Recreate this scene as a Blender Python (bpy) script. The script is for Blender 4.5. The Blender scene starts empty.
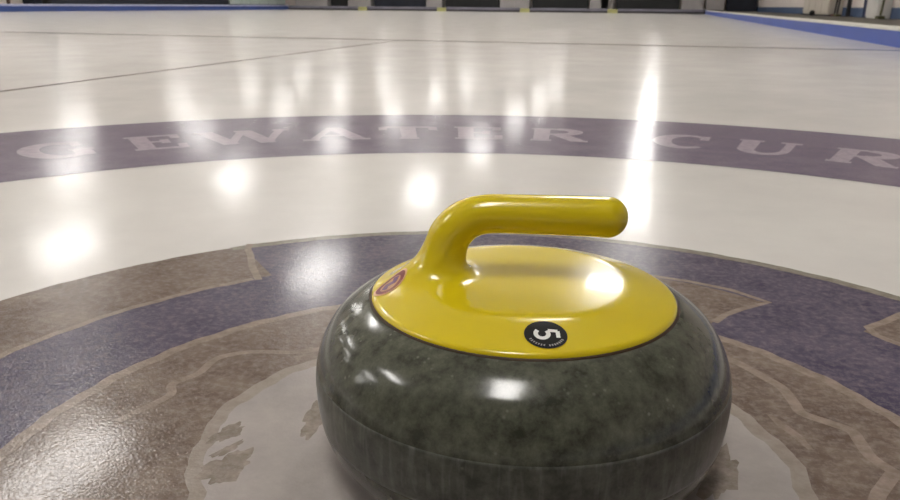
import bpy, bmesh, math, random
import numpy as np
from mathutils import Matrix, Vector
random.seed(7)
PI = math.pi
C = bpy.context.scene.collection
scene = bpy.context.scene

# ------------------------------------------------------------------ camera
cam_d = bpy.data.cameras.new('camera'); cam = bpy.data.objects.new('camera', cam_d); C.objects.link(cam)
cF = Vector((-0.24171323, 0.92070469, -0.3063945))
cR = Vector((0.96650169, 0.25652357, 0.00837551))
cU = Vector((-0.08630879, 0.29410633, 0.95186777))
M = Matrix.Identity(4)
for i in range(3):
    M[i][0] = cR[i]; M[i][1] = cU[i]; M[i][2] = -cF[i]
M.translation = Vector((0.09331185, -0.4416583, 0.31231076))
cam.matrix_world = M
cam_d.sensor_width = 36; cam_d.lens = 761.95 / 900 * 36
cam_d.clip_start = 0.01; cam_d.clip_end = 200
cam_d.dof.use_dof = True; cam_d.dof.focus_distance = 0.53; cam_d.dof.aperture_fstop = 22
scene.camera = cam

# ------------------------------------------------------------------ world, exposure
w = bpy.data.worlds.new('world'); scene.world = w; w.use_nodes = True
w.node_tree.nodes['Background'].inputs[0].default_value = (0.9, 0.93, 1, 1)
w.node_tree.nodes['Background'].inputs[1].default_value = 0.05
vs = scene.view_settings
vs.view_transform = 'Standard'; vs.look = 'None'; vs.gamma = 1.0; vs.use_curve_mapping = False
vs.exposure = 0.0
LAMP_POWER = 25.5          # emission of the ceiling lamps' diffusers
LAMP_COL = (1.0, 0.97, 0.93)
LAMP_Z = 3.32

# ------------------------------------------------------------------ materials
def lin(r, g, b):
    f = lambda c: ((c / 255 + 0.055) / 1.055) ** 2.4 if c > 10 else c / 255 / 12.92
    return (f(r), f(g), f(b), 1)

def mat(name, col, rough=0.5, noise=0.12, nscale=8.0, metal=0.0, ior=1.45, coat=0.0, bump=0.0, bscale=200):
    m = bpy.data.materials.new(name); m.use_nodes = True
    nt = m.node_tree; N = nt.nodes; L = nt.links; b = N['Principled BSDF']
    b.inputs['Roughness'].default_value = rough; b.inputs['Metallic'].default_value = metal
    b.inputs['IOR'].default_value = ior; b.inputs['Coat Weight'].default_value = coat
    b.inputs['Coat Roughness'].default_value = 0.06
    tc = N.new('ShaderNodeTexCoord')
    nz = N.new('ShaderNodeTexNoise'); nz.inputs['Scale'].default_value = nscale; nz.inputs['Detail'].default_value = 4
    L.new(tc.outputs['Object'], nz.inputs['Vector'])
    rp = N.new('ShaderNodeValToRGB')
    rp.color_ramp.elements[0].position = 0.3; rp.color_ramp.elements[1].position = 0.7
    rp.color_ramp.elements[0].color = tuple(c * (1 - noise) for c in col[:3]) + (1,)
    rp.color_ramp.elements[1].color = tuple(min(1, c * (1 + noise)) for c in col[:3]) + (1,)
    L.new(nz.outputs['Fac'], rp.inputs['Fac']); L.new(rp.outputs['Color'], b.inputs['Base Color'])
    if bump:
        n2 = N.new('ShaderNodeTexNoise'); n2.inputs['Scale'].default_value = bscale
        L.new(tc.outputs['Object'], n2.inputs['Vector'])
        bp = N.new('ShaderNodeBump'); bp.inputs['Strength'].default_value = 1; bp.inputs['Distance'].default_value = bump
        L.new(n2.outputs['Fac'], bp.inputs['Height']); L.new(bp.outputs['Normal'], b.inputs['Normal'])
    return m

def ice_mat(name, c0, c1, nscale=30.0, lo=0.35, hi=0.65, frost=0.0, rough=0.05, spots=0.0):
    """Paint seen through a thin pebbled sheet of ice: coloured base, glossy bumpy top."""
    m = bpy.data.materials.new(name); m.use_nodes = True
    nt = m.node_tree; N = nt.nodes; L = nt.links; b = N['Principled BSDF']
    b.inputs['IOR'].default_value = 1.36
    geo = N.new('ShaderNodeNewGeometry')
    nz = N.new('ShaderNodeTexNoise'); nz.inputs['Scale'].default_value = nscale
    nz.inputs['Detail'].default_value = 6; nz.inputs['Roughness'].default_value = 0.65
    L.new(geo.outputs['Position'], nz.inputs['Vector'])
    rp = N.new('ShaderNodeValToRGB')
    rp.color_ramp.elements[0].position = lo; rp.color_ramp.elements[1].position = hi
    rp.color_ramp.elements[0].color = c0; rp.color_ramp.elements[1].color = c1
    L.new(nz.outputs['Fac'], rp.inputs['Fac'])
    out = rp.outputs['Color']
    if frost > 0:      # whitish frost specks caught in the painted area
        n3 = N.new('ShaderNodeTexNoise'); n3.inputs['Scale'].default_value = 130; n3.inputs['Detail'].default_value = 5
        n3.inputs['Roughness'].default_value = 0.7
        L.new(geo.outputs['Position'], n3.inputs['Vector'])
        r3 = N.new('ShaderNodeValToRGB')
        r3.color_ramp.elements[0].position = 0.45; r3.color_ramp.elements[1].position = 0.75
        r3.color_ramp.elements[0].color = (0, 0, 0, 1); r3.color_ramp.elements[1].color = (frost,) * 3 + (1,)
        L.new(n3.outputs['Fac'], r3.inputs['Fac'])
        mx = N.new('ShaderNodeMix'); mx.data_type = 'RGBA'
        L.new(r3.outputs['Color'], mx.inputs['Factor']); L.new(out, mx.inputs['A'])
        mx.inputs['B'].default_value = lin(190, 180, 176)
        out = mx.outputs['Result']
    L.new(out, b.inputs['Base Color'])
    # roughness varies a little across the sheet
    n4 = N.new('ShaderNodeTexNoise'); n4.inputs['Scale'].default_value = 1.3; n4.inputs['Detail'].default_value = 3
    L.new(geo.outputs['Position'], n4.inputs['Vector'])
    mr = N.new('ShaderNodeMapRange'); mr.inputs['To Min'].default_value = rough * 0.8; mr.inputs['To Max'].default_value = rough * 1.25
    L.new(n4.outputs['Fac'], mr.inputs['Value']); L.new(mr.outputs['Result'], b.inputs['Roughness'])
    # pebble: steep small bumps on one share of the surface, flatter ice between them on another
    n2 = N.new('ShaderNodeTexNoise'); n2.inputs['Scale'].default_value = PEB_SCALE; n2.inputs['Detail'].default_value = 1
    n2.inputs['Roughness'].default_value = 0.5
    L.new(geo.outputs['Position'], n2.inputs['Vector'])
    def bump(d):
        bp = N.new('ShaderNodeBump'); bp.inputs['Strength'].default_value = 1; bp.inputs['Distance'].default_value = d
        L.new(n2.outputs['Fac'], bp.inputs['Height']); return bp.outputs['Normal']
    L.new(bump(PEBBLE), b.inputs['Normal'])
    b2 = N.new('ShaderNodeBsdfPrincipled'); b2.inputs['IOR'].default_value = 1.36
    L.new(out, b2.inputs['Base Color']); L.new(mr.outputs['Result'], b2.inputs['Roughness']); L.new(bump(PEBBLE * FLAT), b2.inputs['Normal'])
    df = N.new('ShaderNodeBsdfDiffuse'); L.new(out, df.inputs['Color'])
    m1 = N.new('ShaderNodeMixShader'); m1.inputs['Fac'].default_value = SMOOTH_SHARE
    L.new(b.outputs['BSDF'], m1.inputs[1]); L.new(b2.outputs['BSDF'], m1.inputs[2])
    ms = N.new('ShaderNodeMixShader'); ms.inputs['Fac'].default_value = FROST
    L.new(m1.outputs[0], ms.inputs[1]); L.new(df.outputs['BSDF'], ms.inputs[2])
    L.new(ms.outputs[0], N['Material Output'].inputs['Surface'])
    return m
PEB_SCALE = 400; FLAT = .19; SMOOTH_SHARE = .42
FROST = 0.38
PEBBLE = 0.00034

def emit(name, col, s):
    m = bpy.data.materials.new(name); m.use_nodes = True
    nt = m.node_tree; nt.nodes.clear()
    e = nt.nodes.new('ShaderNodeEmission'); o = nt.nodes.new('ShaderNodeOutputMaterial')
    e.inputs[0].default_value = col + (1,); e.inputs[1].default_value = s
    nt.links.new(e.outputs[0], o.inputs[0]); return m

# ------------------------------------------------------------------ helpers
def link(name, me, m, parent=None, smooth=False):
    o = bpy.data.objects.new(name, me); C.objects.link(o)
    if m is not None: me.materials.append(m)
    if parent is not None: o.parent = parent
    if smooth:
        for p in me.polygons: p.use_smooth = True
    return o

def obj(name, bm, m, parent=None, smooth=False):
    me = bpy.data.meshes.new(name); bmesh.ops.recalc_face_normals(bm, faces=bm.faces); bm.to_mesh(me); bm.free()
    return link(name, me, m, parent, smooth)

def bx(bm, x0, x1, y0, y1, z0, z1, bev=0.0):
    r = bmesh.ops.create_cube(bm, size=1)
    for v in r['verts']:
        v.co = Vector(((x0 + x1) / 2 + v.co.x * (x1 - x0), (y0 + y1) / 2 + v.co.y * (y1 - y0), (z0 + z1) / 2 + v.co.z * (z1 - z0)))
    if bev:
        es = list({e for v in r['verts'] for e in v.link_edges})
        bmesh.ops.bevel(bm, geom=es, offset=bev, segments=2, affect='EDGES', profile=0.6)
    return bm

def box(name, m, parent, *a, bev=0.0):
    return obj(name, bx(bmesh.new(), *a, bev=bev), m, parent)

def cyl(bm, p, q, r, seg=12):
    p = Vector(p); q = Vector(q); d = q - p
    rr = bmesh.ops.create_cone(bm, cap_ends=True, segments=seg, radius1=r, radius2=r, depth=d.length)
    rot = Vector((0, 0, 1)).rotation_difference(d.normalized()).to_matrix().to_4x4()
    bmesh.ops.transform(bm, matrix=Matrix.Translation((p + q) / 2) @ rot, verts=rr['verts'])
    return bm

def tag(o, label=None, cat=None, group=None, kind=None):
    if label: o['label'] = label
    if cat: o['category'] = cat
    if group: o['group'] = group
    if kind: o['kind'] = kind
    return o

def empty(name, loc=(0, 0, 0), rz=0.0):
    o = bpy.data.objects.new(name, None); C.objects.link(o); o.location = loc; o.rotation_euler = (0, 0, rz)
    o.empty_display_size = 0.1
    return o

def copy_tree(o, parent=None):
    c = o.copy(); C.objects.link(c); c.parent = parent
    for ch in list(o.children): copy_tree(ch, c)
    return c

# ------------------------------------------------------------------ the hall (structure)
XR, XL, YE = 2.04, -19.10, 38.4           # right board, left board, end bumpers
WX, WL, WY = 4.5, -20.5, 40.6             # right wall, left wall, far wall
WB, CH = -9.0, 3.9                        # wall behind the camera, ceiling height
STEP = 0.12                               # walkway level around the ice

M_ice = ice_mat('pebbled_white_ice', lin(206, 203, 199), lin(217, 214, 209), nscale=3.0)
M_line = ice_mat('grey_line_under_ice', lin(84, 72, 68), lin(100, 88, 82), nscale=40)
M_wall = mat('off_white_painted_wall', lin(222, 212, 206), 0.7, 0.04, 1.2)
M_ceil = mat('pale_ceiling_panels', lin(206, 202, 198), 0.8, 0.04, 1.0)
M_slate = mat('slate_blue_wall_base', lin(62, 84, 118), 0.6, 0.15, 2.0)
M_walk = mat('grey_olive_rubber_walkway', lin(104, 100, 92), 0.8, 0.15, 5.0)
M_navy = mat('dark_navy_panel', lin(30, 34, 48), 0.5, 0.3, 3.0)
M_black = mat('near_black_panel', lin(24, 25, 27), 0.5, 0.3, 3.0)

def struct(name, bm, m):
    o = obj(name, bm, m); o['kind'] = 'structure'; return o

bm = bmesh.new(); bmesh.ops.create_grid(bm, x_segments=24, y_segments=48, size=0.5)
for v in bm.verts:
    v.co = Vector((XL + (v.co.x + .5) * (XR - XL), -6.5 + (v.co.y + .5) * (YE + 6.5), 0))
struct('floor', bm, M_ice)
bm = bmesh.new()
bx(bm, XR + .05, WX, -6.5, YE + .3, -.1, STEP); bx(bm, WL, XL - .05, -6.5, YE + .3, -.1, STEP)
bx(bm, WL, WX, YE + .3, WY, -.1, STEP); bx(bm, WL, WX, WB, -6.5, -.1, STEP)
struct('floor_walkway', bm, M_walk)
struct('ceiling', bx(bmesh.new(), WL - .2, WX + .2, WB - .2, WY + .2, CH, CH + .1), M_ceil)
struct('wall_right', bx(bmesh.new(), WX, WX + .2, WB, WY, -.1, CH), M_wall)
struct('wall_left', bx(bmesh.new(), WL - .2, WL, WB, WY, -.1, CH), M_wall)
struct('wall_back', bx(bmesh.new(), WL - .2, WX + .2, WY, WY + .2, -.1, CH), M_wall)
struct('wall_front', bx(bmesh.new(), WL - .2, WX + .2, WB - .2, WB, -.1, CH), M_wall)
struct('baseboard_right', bx(bmesh.new(), WX - .015, WX, WB, WY, STEP, .33), M_slate)

# ------------------------------------------------------------------ lines under the ice
def ribbon(pts, wid, z, bm=None):
    bm = bm or bmesh.new(); pts = [Vector((x, y, 0)) for x, y in pts]; n = len(pts); prev = None
    for i, p in enumerate(pts):
        t = (pts[min(i + 1, n - 1)] - pts[max(i - 1, 0)]).normalized(); s = Vector((-t.y, t.x, 0))
        ww = wid[i] if isinstance(wid, (list, tuple)) else wid
        a = bm.verts.new(p + s * ww / 2 + Vector((0, 0, z))); b = bm.verts.new(p - s * ww / 2 + Vector((0, 0, z)))
        if prev: bm.faces.new((prev[0], prev[1], b, a))
        prev = (a, b)
    return bm

tag(obj('hog_line', ribbon([(XL, 6.40), (XR, 6.40)], .09, .0006), M_line),
    'thin level dark line across the whole ice, far beyond the lettered ring', 'ice line')
tag(obj('sheet_side_line', ribbon([(-2.19, -6.4), (-2.19, 6.45)], .024, .0009), M_line),
    'thin slanting grey line on the ice at upper left', 'ice line')

# ------------------------------------------------------------------ house ring with lettering
M_band = ice_mat('purple_grey_ring_paint', lin(102, 92, 112), lin(120, 109, 126), nscale=14, frost=.12)
M_lett = ice_mat('pale_letter_paint', lin(150, 137, 152), lin(172, 160, 170), nscale=60, frost=.1)

def spline(P, n=8):
    P = [Vector(p) for p in P]; o = []
    for i in range(len(P) - 1):
        p0 = P[max(i - 1, 0)]; p1 = P[i]; p2 = P[i + 1]; p3 = P[min(i + 2, len(P) - 1)]
        for k in range(n):
            t = k / n
            o.append(.5 * ((2 * p1) + (p2 - p0) * t + (2 * p0 - 5 * p1 + 4 * p2 - p3) * t * t + (3 * p1 - p0 - 3 * p2 + p3) * t ** 3))
    o.append(P[-1]); return o

def annulus(r0, r1, z, a0=-PI, a1=PI, n=256, jit=0.0, bm=None):
    """annular sector, angles clockwise from +Y"""
    bm = bm or bmesh.new(); prev = None; rs = [r0 + (r1 - r0) * k / 3 for k in range(4)]
    for i in range(n + 1):
        a = a0 + (a1 - a0) * i / n
        j0 = jit * (math.sin(a * 37) + math.sin(a * 91 + 1) + .6 * math.sin(a * 173 + 2)) * .5
        j1 = jit * (math.sin(a * 43 + 2) + math.sin(a * 77 + 3) + .6 * math.sin(a * 191 + 1)) * .5
        row = []
        for k, r in enumerate(rs):
            rr = r + (j0 if k == 0 and r0 > 0 else 0) + (j1 if k == 3 else 0)
            row.append(bm.verts.new((rr * math.sin(a), rr * math.cos(a), z)))
        if prev:
            for k in range(3): bm.faces.new((prev[k], prev[k + 1], row[k + 1], row[k]))
        prev = row
    bmesh.ops.remove_doubles(bm, verts=bm.verts, dist=1e-6)
    return bm

ring_root = empty('lettered_ring')
tag(ring_root, 'wide purple-grey ring painted under the ice with pale curved capital letters', 'ice marking')
obj('ring_band', annulus(1.219, 1.829, .0005, n=400), M_band, ring_root)

def arc(cx, cy, rx, ry, a0, a1, n=14):
    return [(cx + rx * math.cos(math.radians(a0 + (a1 - a0) * i / n)), cy + ry * math.sin(math.radians(a0 + (a1 - a0) * i / n))) for i in range(n + 1)]
T, t_ = .040, .021
# strokes: (points in a unit box, width); the box is then scaled to the letter's width and 0.19 m cap height
def srf(x, y, w=.36): return ([(x - w / 2, y), (x + w / 2, y)], t_)
G = {
 'E': (.125, [([(.25, 0), (.25, 1)], T), ([(.02, .04), (.92, .04)], t_), ([(.02, .96), (.88, .96)], t_), ([(.25, .52), (.66, .52)], t_),
              ([(.92, .0), (.92, .30)], t_), ([(.88, 1), (.88, .72)], t_), ([(.66, .38), (.66, .66)], t_)]),
 'R': (.150, [([(.22, 0), (.22, 1)], T), srf(.22, .04), ([(.04, .96), (.5, .96)], t_), (arc(.48, .74, .30, .22, 90, -90), T * .9),
              ([(.22, .52), (.5, .52)], t_), ([(.5, .52), (.66, .3), (.86, .03)], T), ([(.80, .04), (1.02, .04)], t_)]),
 'A': (.165, [([(.14, 0), (.50, 1)], t_), ([(.50, 1), (.86, 0)], T), ([(.26, .34), (.74, .34)], t_), srf(.12, .04, .26), srf(.88, .04, .30)]),
 'T': (.140, [([(.5, 0), (.5, 1)], T), ([(.04, .96), (.96, .96)], t_), ([(.05, .97), (.05, .70)], t_), ([(.95, .97), (.95, .70)], t_), srf(.5, .04)]),
 'W': (.225, [([(.10, 1), (.30, 0)], T), ([(.30, 0), (.50, 1)], t_), ([(.50, 1), (.70, 0)], T), ([(.70, 0), (.90, 1)], t_),
              srf(.10, .96, .2), srf(.50, .96, .18), srf(.90, .96, .18)]),
 'C': (.130, [(arc(.55, .5, .42, .47, 48, 312, 22), [t_ + (T * 1.1 - t_) * math.sin(PI * i / 22) ** 1.2 for i in range(23)]), ([(.86, .66), (.86, .98)], t_)]),
 'G': (.145, [(arc(.50, .5, .40, .47, 52, 318, 22), [t_ + (T * 1.1 - t_) * math.sin(PI * i / 22) ** 1.2 for i in range(23)]), ([(.80, .66), (.80, .98)], t_),
              ([(.80, .05), (.80, .42)], T), ([(.62, .44), (.98, .44)], t_)]),
 'U': (.150, [([(.22, 1), (.22, .32)], T), (arc(.50, .34, .29, .30, 180, 360, 14), [T + (t_ - T) * i / 14 for i in range(15)]), ([(.79, .32), (.79, 1)], t_),
              srf(.22, .96), srf(.79, .96, .3)]),
 'B': (.140, [([(.22, 0), (.22, 1)], T), ([(.04, .96), (.52, .96)], t_), ([(.04, .04), (.56, .04)], t_), ([(.22, .52), (.55, .52)], t_),
              (arc(.50, .74, .28, .22, 90, -90), T * .9), (arc(.54, .28, .34, .24, 90, -90), T * .9)]),
 'I': (.080, [([(.5, 0), (.5, 1)], T), srf(.5, .04, .8), srf(.5, .96, .8)]),
 'D': (.150, [([(.22, 0), (.22, 1)], T), ([(.04, .96), (.5, .96)], t_), ([(.04, .04), (.5, .04)], t_), (arc(.45, .5, .45, .46, 90, -90, 18), T)]),
 'L': (.125, [([(.25, 0), (.25, 1)], T), srf(.25, .96), ([(.04, .04), (.92, .04)], t_), ([(.92, .0), (.92, .34)], t_)]),
 'N': (.160, [([(.18, 0), (.18, 1)], t_), ([(.16, 1), (.82, 0)], T), ([(.82, 0), (.82, 1)], t_), srf(.18, .04, .3), srf(.14, .96, .24), srf(.82, .96, .3)]),
}
R_BASE, CAP_H = 1.405, .19
def letter(ch, deg, k):
    wd, strokes = G[ch]; bm = bmesh.new(); z = .0009
    for pts, ww in strokes:
        if len(pts) == 2:
            (xa, ya), (xb, yb) = pts; pts = [(xa + (xb - xa) * i / 6, ya + (yb - ya) * i / 6) for i in range(7)]
        ribbon([((x - .5) * wd, y * CAP_H) for x, y in pts], ww, z, bm); z += .00003
    for v in bm.verts:
        a = math.radians(deg) + v.co.x / (R_BASE + CAP_H / 2); r = R_BASE + v.co.y
        v.co.x = r * math.sin(a); v.co.y = r * math.cos(a)
    obj('letter', bm, M_lett, ring_root)
word = [('B', -80.5), ('R', -73.2), ('I', -67.0), ('D', -61.0), ('G', -50.7 - 1.4), ('E', -43.0), ('W', -35.1), ('A', -26.9), ('T', -19.7), ('E', -12.9), ('R', -5.1),
        ('C', 6.5), ('U', 13.8), ('R', 21.7), ('L', 29.0), ('I', 34.6), ('N', 40.6), ('G', 48.6)]
word[4] = ('G', -50.9)
for k, (ch, a) in enumerate(word): letter(ch, a, k)

# ------------------------------------------------------------------ painted crest in the centre of the house
M_brown = ice_mat('brown_crest_paint', lin(96, 82, 73), lin(124, 110, 99), nscale=22, frost=.3)
M_purple = ice_mat('violet_crest_paint', lin(68, 62, 82), lin(92, 85, 100), nscale=18, frost=.22)
M_vein = ice_mat('pale_crest_outline', lin(124, 110, 100), lin(146, 132, 122), nscale=60, frost=.2)
M_rim = ice_mat('olive_grey_crest_rim', lin(116, 110, 98), lin(140, 134, 122), nscale=60, frost=.2)
M_disc = ice_mat('pale_grey_centre', lin(150, 143, 140), lin(166, 158, 154), nscale=12, frost=.1)
M_smudge = ice_mat('grey_smudge', lin(118, 108, 99), lin(142, 132, 123), nscale=60, frost=.3)
crest = empty('centre_crest')
tag(crest, 'round brown and violet crest with pale outlines painted in the ice under the curling stone', 'ice marking')
crest.scale = (1, 1, .35)
D2 = math.radians
obj('crest_base', annulus(0, .607, .0004, n=300, jit=.0011), M_brown, crest)
obj('violet_ring', annulus(.345, .476, .0007, n=300, jit=.0011), M_purple, crest)
obj('violet_arch', annulus(.470, .594, .0008, D2(-44.5), D2(42), 120, jit=.0011), M_purple, crest)
obj('crest_rim', annulus(.594, .6095, .0010, D2(-46), D2(60), 160, jit=.0011), M_rim, crest)
def sm(P): return [(q.x, q.y) for q in spline([(x, y, 0) for x, y in P], 5)]
def wob(r, a0, a1, n=60, j=.0015):
    o = []
    for i in range(n + 1):
        a = D2(a0 + (a1 - a0) * i / n); rr = r + j * (math.sin(a * 31) + math.sin(a * 67 + 1)) * .6
        o.append((rr * math.sin(a), rr * math.cos(a)))
    return o
obj('outline', ribbon(wob(.3455, -180, 180, 240), .012, .0011), M_vein, crest)
obj('outline', ribbon([(-.421, .445), (-.413, .425), (-.395, .400), (-.372, .362), (-.341, .321)] + wob(.474, -47.5, -150, 60)[0:], .009, .0012), M_vein, crest)
obj('outline', ribbon([(.405, .452), (.368, .413), (.345, .385), (.326, .366)] + wob(.478, 43.5, 150, 60), .009, .0012), M_vein, crest)
# brown tongue that runs out from behind the stone
bm = bmesh.new()
tv = [(.00, .345), (.02, .47), (.10, .462), (.152, .452), (.19, .436), (.232, .410), (.205, .385), (.190, .362), (.172, .335), (.16, .31)]
vs_ = [bm.verts.new((x, y, .0010)) for x, y in tv]; bm.faces.new(vs_)
obj('brown_tongue', bm, M_brown, crest)
obj('outline', ribbon([(.10, .468), (.152, .458), (.198, .442), (.236, .412), (.205, .383), (.186, .36), (.174, .336)], .008, .0013), M_vein, crest)
obj('outline', ribbon(sm([(-.12, .235), (-.165, .19), (-.208, .154), (-.25, .142), (-.27, .128), (-.276, .114), (-.275, .089), (-.285, .066), (-.276, .05), (-.279, .034), (-.29, .0)]), .008, .0013), M_vein, crest)
obj('outline', ribbon(sm([(.15, .27), (.183, .247), (.195, .236), (.209, .218), (.221, .202), (.227, .178), (.231, .16), (.248, .15), (.263, .141), (.266, .126), (.269, .106), (.279, .09), (.294, .074), (.32, .06)]),
                      .010, .0013), M_vein, crest)
obj('outline', ribbon([(.280, .088), (.263, .058), (.25, .026), (.255, -.02)], .010, .0014), M_vein, crest)
obj('outline', ribbon([(.205, .150), (.212, .136), (.221, .122), (.228, .104)], [.004, .008, .008, .004], .0014), M_vein, crest)
da = [-180, -140, -111, -99, -81, -64, -52, 0, 47, 59, 67, 75, 80, 120, 150, 180]
dr_ = [.19, .19, .196, .208, .226, .236, .236, .24, .24, .236, .234, .229, .226, .205, .192, .19]
def rad(a, k=1.0, j=.002): return float(np.interp(math.degrees(a), da, dr_)) * k + j * (math.sin(a * 17) + .7 * math.sin(a * 41 + 1) + .3 * math.sin(a * 83))
def disc_mesh(k, z, j):
    bm = bmesh.new(); c = bm.verts.new((0, 0, z)); n_ = 240
    vv = [bm.verts.new((rad(-PI + 2 * PI * i / n_, k, j) * math.sin(-PI + 2 * PI * i / n_), rad(-PI + 2 * PI * i / n_, k, j) * math.cos(-PI + 2 * PI * i / n_), z)) for i in range(n_)]
    for i in range(n_): bm.faces.new((c, vv[i], vv[(i + 1) % n_]))
    return bm
M_edge = ice_mat('grey_disc_edge', lin(138, 128, 119), lin(152, 143, 135), nscale=50, frost=.15)
obj('disc_edge', disc_mesh(1.0, .0012, .0012), M_edge, crest)
obj('centre_disc', disc_mesh(.945, .00125, .0016), M_disc, crest)
def blob(pts, z):
    bm = bmesh.new()
    for (x, y, rx, ry, rz) in pts:
        vv = []
        for i in range(36):
            a = 2 * PI * i / 36; r = 1 + .16 * math.sin(3 * a + x * 90) + .12 * math.sin(7 * a + y * 70) + .08 * math.sin(13 * a)
            dx, dy = rx * r * math.cos(a), ry * r * math.sin(a)
            vv.append(bm.verts.new((x + dx * math.cos(rz) - dy * math.sin(rz), y + dx * math.sin(rz) + dy * math.cos(rz), z)))
        bm.faces.new(vv)
    return bm
for q in [(-.199, .008, .008, .016, -.3), (-.176, -.032, .014, .022, -.2), (-.187, -.012, .004, .014, -.4), (-.143, .050, .010, .030, .1), (.160, .055, .012, .035, -.2)]:
    obj('smudge', blob([q], .0015), M_smudge, crest)

# ------------------------------------------------------------------ curling stone
SX, SY = .0158, .0536
def lathe(prof, seg=160):
    bm = bmesh.new(); rings = []
    for r, z in prof:
        if r < 1e-6: rings.append([bm.verts.new((0, 0, z))])
        else: rings.append([bm.verts.new((r * math.cos(2 * PI * i / seg), r * math.sin(2 * PI * i / seg), z)) for i in range(seg)])
    for a, b in zip(rings, rings[1:]):
        for i in range(seg):
            j = (i + 1) % seg
            if len(a) == 1: bm.faces.new((a[0], b[j], b[i]))
            elif len(b) == 1: bm.faces.new((a[i], a[j], b[0]))
            else: bm.faces.new((a[i], a[j], b[j], b[i]))
    return bm
HP = math.atan2(0.25652357, 0.96650169) + math.radians(-3)      # heading of the handle
stone = empty('curling_stone', (SX, SY, .0017), HP)
tag(stone, 'dark green-grey granite curling stone with glossy yellow cap and handle on the painted crest', 'curling stone')

def granite(name, dark, light, rough, bump, scr=0.0):
    m = bpy.data.materials.new(name); m.use_nodes = True
    nt = m.node_tree; N = nt.nodes; L = nt.links; b = N['Principled BSDF']
    tc = N.new('ShaderNodeTexCoord')
    n1 = N.new('ShaderNodeTexNoise'); n1.inputs['Scale'].default_value = 75; n1.inputs['Detail'].default_value = 8; n1.inputs['Roughness'].default_value = .72
    L.new(tc.outputs['Object'], n1.inputs['Vector'])
    r1 = N.new('ShaderNodeValToRGB'); r1.color_ramp.elements[0].position = .36; r1.color_ramp.elements[1].position = .72
    r1.color_ramp.elements[0].color = dark; r1.color_ramp.elements[1].color = light
    L.new(n1.outputs['Fac'], r1.inputs['Fac'])
    # pale crystals
    vo = N.new('ShaderNodeTexVoronoi'); vo.inputs['Scale'].default_value = 210; vo.inputs['Randomness'].default_value = 1
    L.new(tc.outputs['Object'], vo.inputs['Vector'])
    n2 = N.new('ShaderNodeTexNoise'); n2.inputs['Scale'].default_value = 60; n2.inputs['Detail'].default_value = 3
    L.new(tc.outputs['Object'], n2.inputs['Vector'])
    lt = N.new('ShaderNodeMath'); lt.operation = 'MULTIPLY'
    r2 = N.new('ShaderNodeValToRGB'); r2.color_ramp.elements[0].position = .10; r2.color_ramp.elements[1].position = .28
    r2.color_ramp.elements[0].color = (.55, .55, .55, 1); r2.color_ramp.elements[1].color = (0, 0, 0, 1)
    L.new(vo.outputs['Distance'], r2.inputs['Fac'])
    r3 = N.new('ShaderNodeValToRGB'); r3.color_ramp.elements[0].position = .55; r3.color_ramp.elements[1].position = .68
    L.new(n2.outputs['Fac'], r3.inputs['Fac'])
    L.new(r2.outputs['Color'], lt.inputs[0]); L.new(r3.outputs['Color'], lt.inputs[1])
    mx = N.new('ShaderNodeMix'); mx.data_type = 'RGBA'
    L.new(lt.outputs[0], mx.inputs['Factor']); L.new(r1.outputs['Color'], mx.inputs['A']); mx.inputs['B'].default_value = lin(128, 130, 118)
    out = mx.outputs['Result']
    if scr:      # fine vertical scuffs of the striking band
        mp = N.new('ShaderNodeMapping'); mp.inputs['Scale'].default_value = (260, 260, 35)
        L.new(tc.outputs['Object'], mp.inputs['Vector'])
        n5 = N.new('ShaderNodeTexNoise'); n5.inputs['Scale'].default_value = 1; n5.inputs['Detail'].default_value = 5
        L.new(mp.outputs['Vector'], n5.inputs['Vector'])
        r5 = N.new('ShaderNodeValToRGB'); r5.color_ramp.elements[0].position = .52; r5.color_ramp.elements[1].position = .8
        r5.color_ramp.elements[1].color = (scr, scr, scr, 1)
        L.new(n5.outputs['Fac'], r5.inputs['Fac'])
        m5 = N.new('ShaderNodeMix'); m5.data_type = 'RGBA'
        L.new(r5.outputs['Color'], m5.inputs['Factor']); L.new(out, m5.inputs['A']); m5.inputs['B'].default_value = lin(150, 150, 148)
        out = m5.outputs['Result']
    L.new(out, b.inputs['Base Color'])
    b.inputs['Roughness'].default_value = rough; b.inputs['IOR'].default_value = 1.5
    bp = N.new('ShaderNodeBump'); bp.inputs['Distance'].default_value = bump; bp.inputs['Strength'].default_value = 1
    L.new(n1.outputs['Fac'], bp.inputs['Height']); L.new(bp.outputs['Normal'], b.inputs['Normal'])
    return m
M_gran = granite('polished_green_grey_granite', lin(50, 52, 43), lin(96, 98, 84), .15, .00004)
M_belt = granite('matt_granite_striking_band', lin(54, 56, 50), lin(98, 100, 91), .32, .0001, scr=.3)
prof = [(0, .004), (.055, .003), (.064, .0), (.085, .0), (.106, .001), (.124, .008), (.1345, .018), (.1408, .031), (.1436, .045), (.1445, .056), (.1445, .068),
        (.1425, .080), (.1375, .092), (.1295, .1035), (.119, .112), (.109, .1175), (.104, .1185), (.09, .118), (0, .118)]
sp = spline([(r, z, 0) for r, z in prof[3:17]], 6)
obj('granite_body', lathe(prof[:3] + [(p.x, p.y) for p in sp] + prof[17:]), M_gran, stone, True)
bs = [(p.x + .00012, p.y) for p in sp if .036 <= p.y <= .074]
bs = [(bs[0][0] - .0006, bs[0][1] - .0004)] + bs + [(bs[-1][0] - .0006, bs[-1][1] + .0004)]
obj('striking_band', lathe(bs), M_belt, stone, True)

# yellow cap and handle: one smooth moulding, found as the zero surface of a blended distance field
RD, ZR = .105, .1195
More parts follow.
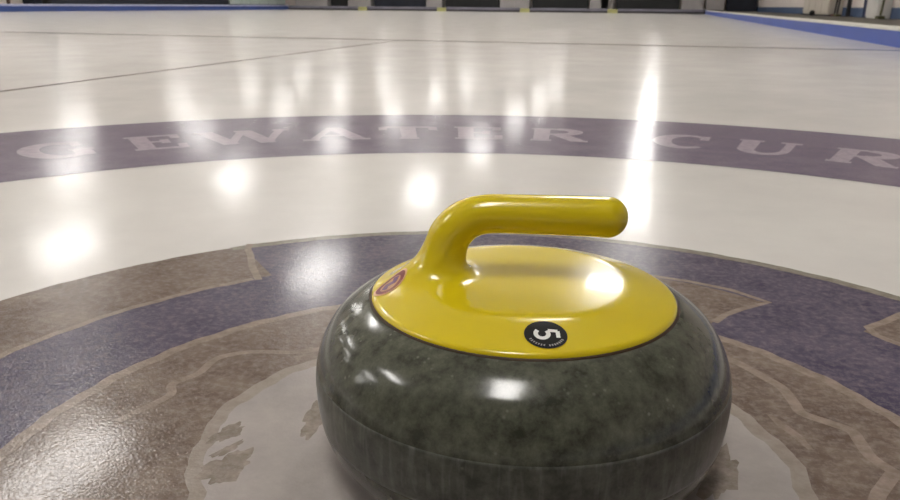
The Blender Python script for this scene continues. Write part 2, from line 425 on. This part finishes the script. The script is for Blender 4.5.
# cap section: a nearly flat middle that turns into a conical outer slope
uu = np.linspace(0, 1.3, 800); tt = np.clip((uu - .63) / .15, 0, 1); sl = .05 * uu + .26 * tt * tt * (3 - 2 * tt)
drop = np.concatenate([[0], np.cumsum((sl[1:] + sl[:-1]) / 2 * np.diff(uu))]) * RD
def ztop(r):
    return ZR + .002 + float(np.interp(1, uu, drop)) - np.interp(r / RD, uu, drop)
path = spline([(.0550, 0, .1752), (.03, 0, .1757), (0, 0, .1760), (-.026, 0, .1756), (-.0400, 0, .1712), (-.0500, 0, .1615), (-.0550, 0, .1490), (-.0600, 0, .1350), (-.0670, 0, .1210)], 6)
rads = spline([(.0140, 0, 0), (.0138, 0, 0), (.0134, 0, 0), (.0134, 0, 0), (.0140, 0, 0), (.0146, 0, 0), (.0150, 0, 0), (.0165, 0, 0), (.0190, 0, 0)], 6)
PA = np.array([tuple(p) for p in path]); RA = np.array([r.x for r in rads])
def d_handle(P):
    d = np.full(len(P), 9.0)
    for a, b, ra, rb in zip(PA[:-1], PA[1:], RA[:-1], RA[1:]):
        ab = b - a; t = np.clip(((P - a) @ ab) / (ab @ ab), 0, 1)
        q = P - a - t[:, None] * ab
        d = np.minimum(d, np.sqrt((q ** 2).sum(1)) - (ra + (rb - ra) * t))
    return d
def d_cap(P):
    r = np.hypot(P[:, 0], P[:, 1])
    top = (P[:, 2] - ztop(r)) * .97; side = r - RD; bot = ZR - .0045 - P[:, 2]
    k = .0030; h = np.maximum(k - np.abs(top - side), 0) / k
    return np.maximum(np.maximum(top, side) + h * h * k / 4, bot)
def sdf(P):
    a = d_handle(P); b = d_cap(P); k = .030
    h = np.maximum(k - np.abs(a - b), 0) / k
    return np.minimum(a, b) - h * h * h * k / 6
def grad(P):
    e = 2e-4; g = np.stack([(sdf(P + np.eye(3)[i] * e) - sdf(P - np.eye(3)[i] * e)) for i in range(3)], 1)
    return g / np.maximum(np.linalg.norm(g, axis=1, keepdims=True), 1e-9)
h = .0019
lo = np.array([-.110, -.110, .112]); n = np.array([int(.220 / h) + 2, int(.220 / h) + 2, int(.086 / h) + 2])
gx, gy, gz = np.meshgrid(*[lo[i] + h * np.arange(n[i]) for i in range(3)], indexing='ij')
S = sdf(np.stack([gx.ravel(), gy.ravel(), gz.ravel()], 1)).reshape(n)
neg = S < 0
cs = neg[:-1, :-1, :-1].astype(int)
for dx, dy, dz in [(1, 0, 0), (0, 1, 0), (0, 0, 1), (1, 1, 0), (1, 0, 1), (0, 1, 1), (1, 1, 1)]:
    cs = cs + neg[dx:n[0] - 1 + dx, dy:n[1] - 1 + dy, dz:n[2] - 1 + dz]
cells = np.argwhere((cs > 0) & (cs < 8))
idx = -np.ones(n - 1, int); idx[tuple(cells.T)] = np.arange(len(cells))
acc = np.zeros((len(cells), 3)); cnt = np.zeros(len(cells))
cor = [(0, 0, 0), (1, 0, 0), (0, 1, 0), (0, 0, 1), (1, 1, 0), (1, 0, 1), (0, 1, 1), (1, 1, 1)]
for a in cor:
    for b in cor:
        if sum(b) - sum(a) == 1 and sum(abs(np.array(b) - np.array(a))) == 1:
            ca = cells + a; cb = cells + b; sa = S[tuple(ca.T)]; sb = S[tuple(cb.T)]
            mk = (sa < 0) != (sb < 0); t = np.where(mk, sa / np.where(sa == sb, 1, sa - sb), 0)
            acc += np.where(mk[:, None], ca + t[:, None] * (cb - ca), 0); cnt += mk
V = lo + h * acc / cnt[:, None]
for _ in range(4): V = V - sdf(V)[:, None] * grad(V) * .9
quads = []
for ax in range(3):
    o = [i for i in range(3) if i != ax]
    sl0 = [slice(None)] * 3; sl1 = [slice(None)] * 3; sl0[ax] = slice(0, -1); sl1[ax] = slice(1, None)
    e = np.argwhere(neg[tuple(sl0)] != neg[tuple(sl1)])
    e = e[(e[:, o[0]] > 0) & (e[:, o[1]] > 0) & (e[:, o[0]] < n[o[0]] - 1) & (e[:, o[1]] < n[o[1]] - 1)]
    A = np.zeros(3, int); B = np.zeros(3, int); A[o[0]] = 1; B[o[1]] = 1
    q = np.stack([idx[tuple((e - A - B).T)], idx[tuple((e - B).T)], idx[tuple(e.T)], idx[tuple((e - A).T)]], 1)
    fl = neg[tuple(e.T)] == (ax == 1)
    q[fl] = q[fl][:, ::-1]
    quads.append(q)
Q = np.concatenate(quads)
cen = V[Q].mean(1)
isH = cen[:, 2] > ztop(np.hypot(cen[:, 0], cen[:, 1])) + .011
Nrm = grad(V)
def submesh(name, Qs, m):
    u, inv = np.unique(Qs.ravel(), return_inverse=True)
    me = bpy.data.meshes.new(name); F = inv.reshape(-1, 4)
    # outward winding
    v = V[u]; nn = np.cross(v[F[:, 2]] - v[F[:, 0]], v[F[:, 3]] - v[F[:, 1]]); bad = (nn * Nrm[u][F].mean(1)).sum(1) < 0
    F[bad] = F[bad][:, ::-1]
    me.from_pydata(v.tolist(), [], F.tolist()); me.update()
    o = link(name, me, m, stone, True)
    me.normals_split_custom_set_from_vertices([tuple(x) for x in Nrm[u]])
    return o
M_yel = mat('glossy_yellow_plastic', lin(208, 186, 22), .2, .03, 20, coat=.3)
submesh('yellow_cap', Q[~isH], M_yel)
submesh('handle', Q[isH], M_yel)
obj('seam_ring', lathe([(.1035, .1165), (.1062, .1172), (.1066, .1186), (.1040, .1196), (.1030, .118)]), mat('dark_rubber_seam', lin(60, 42, 22), .6), stone, True)

# oval stickers laid on the cap
inv = Matrix.Rotation(-HP, 2)
def sticker_local(wx, wy):
    v = inv @ Vector((wx - SX, wy - SY)); return v.x, v.y
def drape(bm, cx, cy, ang, off):
    """lay a flat mesh (around its own origin) on the cap surface"""
    ca, sa = math.cos(ang), math.sin(ang)
    P = np.array([(cx + v.co.x * ca - v.co.y * sa, cy + v.co.x * sa + v.co.y * ca, .135) for v in bm.verts])
    for _ in range(12): P[:, 2] -= sdf(P) * .8
    for v, p in zip(bm.verts, P): v.co = Vector((p[0], p[1], p[2] + off + v.co.z))
    return bm
def disc2(r0, r1, n=48, sx=1, sy=1, rings=4):
    bm = annulus(r0, r1, 0, n=n)
    for v in bm.verts: v.co.x *= sx; v.co.y *= sy
    return bm
M_bk = mat('black_sticker', lin(10, 9, 9), .35, ior=1.25); M_wh = mat('white_sticker_print', lin(225, 225, 220), .35); M_gy = mat('grey_sticker_print', lin(150, 148, 145), .4)
bxx, byy = sticker_local(.0438, -.0302)
ba = math.atan2(cR.y, cR.x) - HP
badge = obj('number_sticker', drape(disc2(0, .0128, sx=1.0, sy=.92), bxx, byy, ba, .0004), M_bk, stone)
tag(badge, 'round black sticker with a white 5')
# the 5, turned a quarter clockwise
five = [([(.30, 1), (-.28, 1)], .0024), ([(-.28, 1), (-.32, .22)], .0024), (arc(-.02, -.30, .40, .52, 130, -140, 20), .0026)]
bm = bmesh.new(); z = 0
for pts, ww in five:
    if len(pts) == 2:
        (xa, ya), (xb, yb) = pts; pts = [(xa + (xb - xa) * i / 6, ya + (yb - ya) * i / 6) for i in range(7)]
    ribbon([(y * .0072, -x * .0095) for x, y in pts], ww, z, bm); z += .00002
obj('number_print', drape(bm, bxx, byy, ba, .0007), M_wh, badge)
bm = bmesh.new()
for k, a in enumerate([a for a in range(118, 250, 9) if a != 181]):      # the tiny print around the lower rim
    a = D2(a); r = .0104
    d = Vector((math.sin(a), math.cos(a))); s = Vector((d.y, -d.x))
    ribbon([tuple(d * (r - .0008)), tuple(d * (r + .0007))], .0008, 0, bm)
    ribbon([tuple(d * (r + .0006 * (-1) ** k) - s * .0005), tuple(d * (r + .0006 * (-1) ** k) + s * .0005)], .0004, .00003, bm)
for v in bm.verts: v.co.y *= .92
obj('fine_print', drape(bm, bxx, byy, ba, .0007), M_gy, badge)
exx, eyy = sticker_local(-.0700, .0208)
ea = D2(52) - HP
dec = obj('emblem_sticker', drape(disc2(0, .0110, sx=1.15, sy=.8), exx, eyy, ea, .0004), mat('pale_pink_sticker', lin(222, 176, 120), .35), stone)
tag(dec, 'oval sticker with dark red and violet print')
obj('emblem_print', drape(disc2(.0066, .0096, sx=1.15, sy=.8), exx, eyy, ea, .0007), mat('dark_red_print', lin(120, 36, 30), .4), dec)
bm = bmesh.new(); ribbon([(-.006, -.001), (-.002, .0015), (.002, -.0015), (.006, .001)], .0042, 0, bm)
obj('emblem_print', drape(bm, exx, eyy, ea, .0009), mat('violet_print', lin(104, 60, 104), .4), dec)

# ------------------------------------------------------------------ boards round the ice
M_blue = mat('royal_blue_board', lin(58, 82, 160), .45, .08, 1.5)
M_blue2 = mat('deep_blue_board', lin(44, 66, 124), .5, .1, 1.5)
M_cap = mat('white_cap_rail', lin(206, 204, 194), .5, .05, 4)
M_lav = mat('pale_lavender_rail', lin(168, 170, 196), .5, .05, 4)
M_bump = mat('grey_foam_bumper', lin(120, 118, 130), .8, .12, 3)
M_dk = mat('dark_base_strip', lin(56, 54, 56), .8, .1, 3)
M_yg = mat('yellow_green_foam', lin(178, 176, 120), .8, .12, 6)
t = empty('side_board', (XR + .03, -6.4, 0)); tag(t, 'bright blue low board with white top rail along the right ice edge', 'rink board')
box('board_face', M_blue, t, -.03, .02, 0, 44.8, 0, .131)
box('top_rail', M_cap, t, -.035, .045, 0, 44.8, .131, .168, bev=.006)
t = empty('side_board', (XL - .03, -6.4, 0)); tag(t, 'low dark blue board with pale lavender rail along the far left edge', 'rink board')
box('board_face', M_blue2, t, -.02, .03, 0, 44.8, 0, .165)
box('top_rail', M_lav, t, -.045, .035, 0, 44.8, .165, .225, bev=.006)
edges = [2.04, -2.19, -6.42, -10.66, -14.9, -19.1]
nm = ['rightmost', 'second from the right', 'middle', 'second from the left', 'leftmost']
for k in range(5):
    x1, x0 = edges[k] - (.24 if k else .02), edges[k + 1] + (.24 if k < 4 else .02)
    t = empty('end_bumper', ((x0 + x1) / 2, YE + .05, 0)); W2 = (x1 - x0) / 2
    tag(t, 'low grey foam bumper at the far ice end, %s of five' % nm[k], 'bumper', 'grey end bumpers')
    box('base_strip', M_dk, t, -W2, W2, -.05, .12, .0, .085)
    box('foam_pad', M_bump, t, -W2, W2, -.07, .12, .085, .20, bev=.015)
for k in range(4):
    X = edges[k + 1]
    t = box('divider_block', M_yg, None, -.23, .23, -.09, .12, 0, .175, bev=.02); t.location = (X, YE + .05, 0)
    tag(t, 'small yellow-green foam block between grey end bumpers, %s of four' % ['rightmost', 'second from the right', 'third from the right', 'leftmost'][k], 'divider block', 'blocks between end bumpers')

# ------------------------------------------------------------------ things along the walls
M_pale = mat('pale_grey_metal', lin(176, 172, 172), .5, .06, 2)
M_beige = mat('beige_laminate', lin(196, 188, 176), .5, .05, 2)
M_red = mat('dark_red_fabric', lin(90, 30, 34), .8, .2, 10)
M_green = mat('olive_fabric', lin(88, 88, 60), .8, .2, 10)
M_dnavy = mat('navy_door_paint', lin(24, 42, 84), .45, .1, 2)
M_white = mat('white_post_paint', lin(214, 212, 208), .45, .05, 3)
M_steel = mat('steel', lin(150, 150, 150), .3, .05, 5, metal=1)

def cabinet(name, label, cat, m, x0, x1, y, d, z1, group=None, face='-y', hinge=1):
    """cabinet standing on the walkway; body + two doors with handles, front towards the ice"""
    t = empty(name, ((x0 + x1) / 2, y, STEP)); W2 = (x1 - x0) / 2
    tag(t, label, cat, group)
    box('body', m, t, -W2, W2, 0, d, .05, z1, bev=.008)
    box('plinth', M_dk, t, -W2 + .01, W2 - .01, .02, d - .02, 0, .05)
    for s in (-1, 1):
        a, b = (-W2 + .01, -.006) if s < 0 else (.006, W2 - .01)
        dr = box('door', m, t, a, b, -.02, 0, .07, z1 - .03, bev=.004)
        hx = -.05 if s < 0 else .05
        obj('handle', cyl(bmesh.new(), (hx, -.04, z1 * .5 - .07), (hx, -.04, z1 * .5 + .07), .008), M_steel, dr)
    return t
cabinet('storage_cabinet', 'pale grey cabinet against the far wall, left of the black panels at far left', 'cabinet', M_pale, -19.4, -17.5, 39.9, .5, 1.1)
cabinet('storage_cabinet', 'narrow pale grey cabinet at the far wall above the leftmost yellow-green block', 'cabinet', M_pale, -16.3, -15.0, 39.9, .5, 1.1)
cabinet('storage_cabinet', 'narrow pale cabinet at the far wall above the second block from the left', 'cabinet', M_pale, -11.9, -11.05, 39.9, .5, 1.1)
cabinet('storage_cabinet', 'pale cabinet at the far wall near the middle above the second block from the right', 'cabinet', M_pale, -7.97, -6.45, 39.9, .5, 1.1)
t = cabinet('storage_cabinet', 'pale cabinet at the far wall with a dark bin in front of it', 'cabinet', M_pale, -3.4, -2.25, 39.9, .5, 1.1)
cabinet('storage_cabinet', 'grey cabinet at the far right corner, left one of the adjoining pair', 'cabinet', M_pale, 1.0, 2.0, 39.9, .5, 1.1)
cabinet('storage_cabinet', 'grey cabinet at the far right corner, right one of the adjoining pair', 'cabinet', M_pale, 2.12, 2.95, 39.9, .5, 1.1)
b_ = obj('waste_bin', lathe([(0, 0), (.15, 0), (.20, .5), (.215, .5), (.215, .53), (.19, .53), (.14, .03), (0, .03)], 32), M_black, None, True)
b_.location = (-2.65, 39.5, STEP); tag(b_, 'dark round waste bin standing before a pale cabinet at the far wall', 'bin')
# dark low wall panels along the far wall
for k, (x0, x1, m) in enumerate([(-17.4, -16.4, M_black), (-14.9, -12.0, M_navy), (-10.95, -8.07, M_black), (-6.35, -3.5, M_black), (-2.15, .9, M_black), (3.05, 4.45, M_navy)]):
    t = empty('panel_bench', ((x0 + x1) / 2, 40.1, STEP)); W2 = (x1 - x0) / 2
    tag(t, ['short black bench box between two pale cabinets at far left of the end wall', 'long navy bench box along the far wall left of centre',
            'long black bench box at the far wall between the narrow and the middle pale cabinets', 'long black bench box at the far wall right of the middle pale cabinet',
            'long black bench box at the far wall behind the rightmost bumper', 'navy bench box in the far right corner beside the grey cabinets'][k], 'bench', 'dark benches along the far wall')
    box('bench_body', m, t, -W2 + .02, W2 - .02, .0, .45, 0, .72, bev=.01)
    box('seat_board', M_dk, t, -W2, W2, -.03, .47, .72, .76, bev=.006)

# left wall
t = empty('panel_bench', (-20.12, 21.6, STEP)); tag(t, 'long dark navy bench box along the left wall behind the blue board', 'bench')
box('bench_body', M_navy, t, -.3, .2, 0, 12.2, 0, .72, bev=.01); box('seat_board', M_dk, t, -.32, .24, -.02, 12.22, .72, .76, bev=.006)
t = empty('storage_cabinet', (-20.12, 33.9, STEP)); tag(t, 'long low pale grey-green cabinet along the left wall near the far corner', 'cabinet')
M_pg = mat('pale_grey_green_laminate', lin(170, 182, 178), .5, .05, 2)
box('body', M_pg, t, -.3, .2, 0, 5.8, .13, .9, bev=.01); box('plinth', M_dk, t, -.28, .19, .02, 5.78, 0, .13)
for k in range(6):
    d_ = box('door', M_pg, t, .2, .22, .02 + k * .965, .95 + k * .965, .14, .87, bev=.004)
    obj('handle', cyl(bmesh.new(), (.24, .12 + k * .965, .6), (.24, .12 + k * .965, .75), .008), M_steel, d_)
t = empty('coat_stand', (-20.2, 20.78, STEP)); tag(t, 'dark brown wooden post on a foot at the extreme left wall', 'post')
M_brn = mat('dark_brown_wood', lin(84, 66, 58), .6, .2, 10)
box('foot', M_brn, t, -.18, .18, -.10, .10, 0, .05, bev=.01); box('pole', M_brn, t, -.04, .04, -.04, .04, .05, .9, bev=.01)
for s in (-1, 1): obj('hook', cyl(bmesh.new(), (0, .03 * s, .75), (0, .14 * s, .84), .012), M_brn, t)

# right wall
def wall_door(n_, y0, y1, m, h=2.1):
    o = box('door_%d' % n_, m, None, -.03, .0, 0, y1 - y0, 0, h, bev=.006); o.location = (WX - .016, y0, STEP); o['kind'] = 'structure'
    obj('door_handle', cyl(bmesh.new(), (-.07, .08, 1.0), (-.07, .2, 1.0), .012), M_steel, o)
    bm = bmesh.new(); f = .06
    bx(bm, -.045, .0, -f, 0, 0, h + f); bx(bm, -.045, 0, y1 - y0, y1 - y0 + f, 0, h + f); bx(bm, -.045, 0, 0, y1 - y0, h, h + f)
    obj('door_frame', bm, m, o)
wall_door(1, 18.2, 19.15, M_dnavy)
t = empty('tall_cupboard', (4.36, 21.5, STEP)); tag(t, 'tall beige cupboard standing against the right wall behind the blue board', 'cupboard')
box('body', M_beige, t, -.2, .12, 0, 3.7, .03, 1.5, bev=.01)
for k in range(4):
    d_ = box('door', M_beige, t, -.22, -.2, .02 + k * .92, .90 + k * .92, .06, 1.46, bev=.004)
    obj('handle', cyl(bmesh.new(), (-.24, .1 + k * .92, .7), (-.24, .1 + k * .92, .9), .008), M_steel, d_)
box('plinth', M_dk, t, -.18, .12, .02, 3.68, 0, .03)
def broom(x, y, mh, mp, label, lean=.12):
    t = empty('curling_broom', (x, y, STEP)); tag(t, label, 'broom', 'brooms against the right wall')
    obj('broom_handle', cyl(bmesh.new(), (0, 0, .06), (lean, 0, 1.75), .022), mp, t)
    box('broom_head', mh, t, -.06, .06, -.14, .14, 0, .055, bev=.015)
broom(4.22, 21.05, M_red, M_black, 'broom with dark red head leaning at the right end of the beige cupboard')
broom(4.22, 20.75, M_green, M_dk, 'broom with olive head leaning beside the dark red broom')
broom(4.22, 16.75, M_green, M_green, 'olive broom leaning on the wall beside the white cupboard')
t = empty('tall_locker', (4.38, 17.1, STEP)); tag(t, 'narrow white locker standing beside the navy door on the right wall', 'locker')
box('body', M_white, t, -.12, .11, 0, .95, .0, 1.8, bev=.01)
d_ = box('door', M_white, t, -.14, -.12, .02, .93, .04, 1.76, bev=.004)
obj('handle', cyl(bmesh.new(), (-.16, .1, .85), (-.16, .1, 1.0), .008), M_steel, d_)
b_ = obj('ball_weight', lathe([(0, 0)] + [(.07 * math.sin(PI * i / 10), .07 - .07 * math.cos(PI * i / 10)) for i in range(1, 10)] + [(0, .14)], 24), M_black, None, True)
b_.location = (3.85, 21.9, STEP); tag(b_, 'small black round object on the walkway before the beige cupboard', 'ball')
# tall dark posts whose streaks show in the ice
def post(x, y, r, h, m, label):
    o = obj('support_post', cyl(bmesh.new(), (0, 0, 0), (0, 0, h), r, 20), m, None, True); o.location = (x, y, STEP)
    pl = box('base_plate', m, o, -r * 1.8, r * 1.8, -r * 1.8, r * 1.8, 0, .015)
    tag(o, label, 'post', 'posts along the walls')
post(4.3, 25.6, .08, CH - STEP, M_dk, 'slim dark post at the right wall just beyond the beige cupboard')
post(4.38, 20.35, .05, CH - STEP, M_dk, 'thin dark post at the right wall between the brooms and the navy door')
post(-19.68, 21.85, .13, CH - STEP, M_dk, 'thick dark post behind the left blue board at the start of the navy bench')

# ------------------------------------------------------------------ ceiling lamps (out of the frame, seen in the ice)
M_em = emit('lamp_diffuser', LAMP_COL, LAMP_POWER)
M_em2 = emit('added_uplight_glow', LAMP_COL, LAMP_POWER * .28)  # weaker glow for the added uplight
M_hous = mat('white_lamp_housing', lin(220, 220, 216), .5, .03, 4)
lamp0 = None
cols = [-.10, -4.33, -8.58, -12.8, -17.05]
rows = [-1.0, 3.97, 9.0, 14.1, 19.45, 24.8, 30.2, 35.5]
cn = ['the stone sheet', 'the first sheet to the left', 'the second sheet to the left', 'the third sheet to the left', 'the farthest left sheet']
rn = ['above the near end', 'first beyond the stone', 'second beyond the stone', 'third beyond the stone', 'fourth beyond the stone', 'fifth beyond the stone', 'sixth beyond the stone', 'last before the far end']
def make_lamp():
    t = empty('ceiling_lamp')
    bm = bmesh.new(); bx(bm, -.32, .32, -.62, .62, .02, .09, bev=.01)
    obj('housing', bm, M_hous, t)
    obj('diffuser', bx(bmesh.new(), -.29, .29, -.59, .59, .0, .0195), M_em, t)
    obj('added_uplight', bx(bmesh.new(), -.27, .27, -.57, .57, .0905, .10), M_em2, t)  # glowing top face added to brighten the ceiling and its reflection in the ice
    for s in (-1, 1): obj('rod', cyl(bmesh.new(), (0, .4 * s, .101), (0, .4 * s, CH - LAMP_Z), .008, 8), M_steel, t)
    return t
for i, x in enumerate(cols):
    for j, y in enumerate(rows):
        if lamp0 is None: lamp0 = o = make_lamp()
        else: o = copy_tree(lamp0)
        o.location = (x, y, LAMP_Z)
        tag(o, 'flat white ceiling lamp over %s, %s' % (cn[i], rn[j]), 'ceiling lamp', 'ceiling lamps over the sheets')
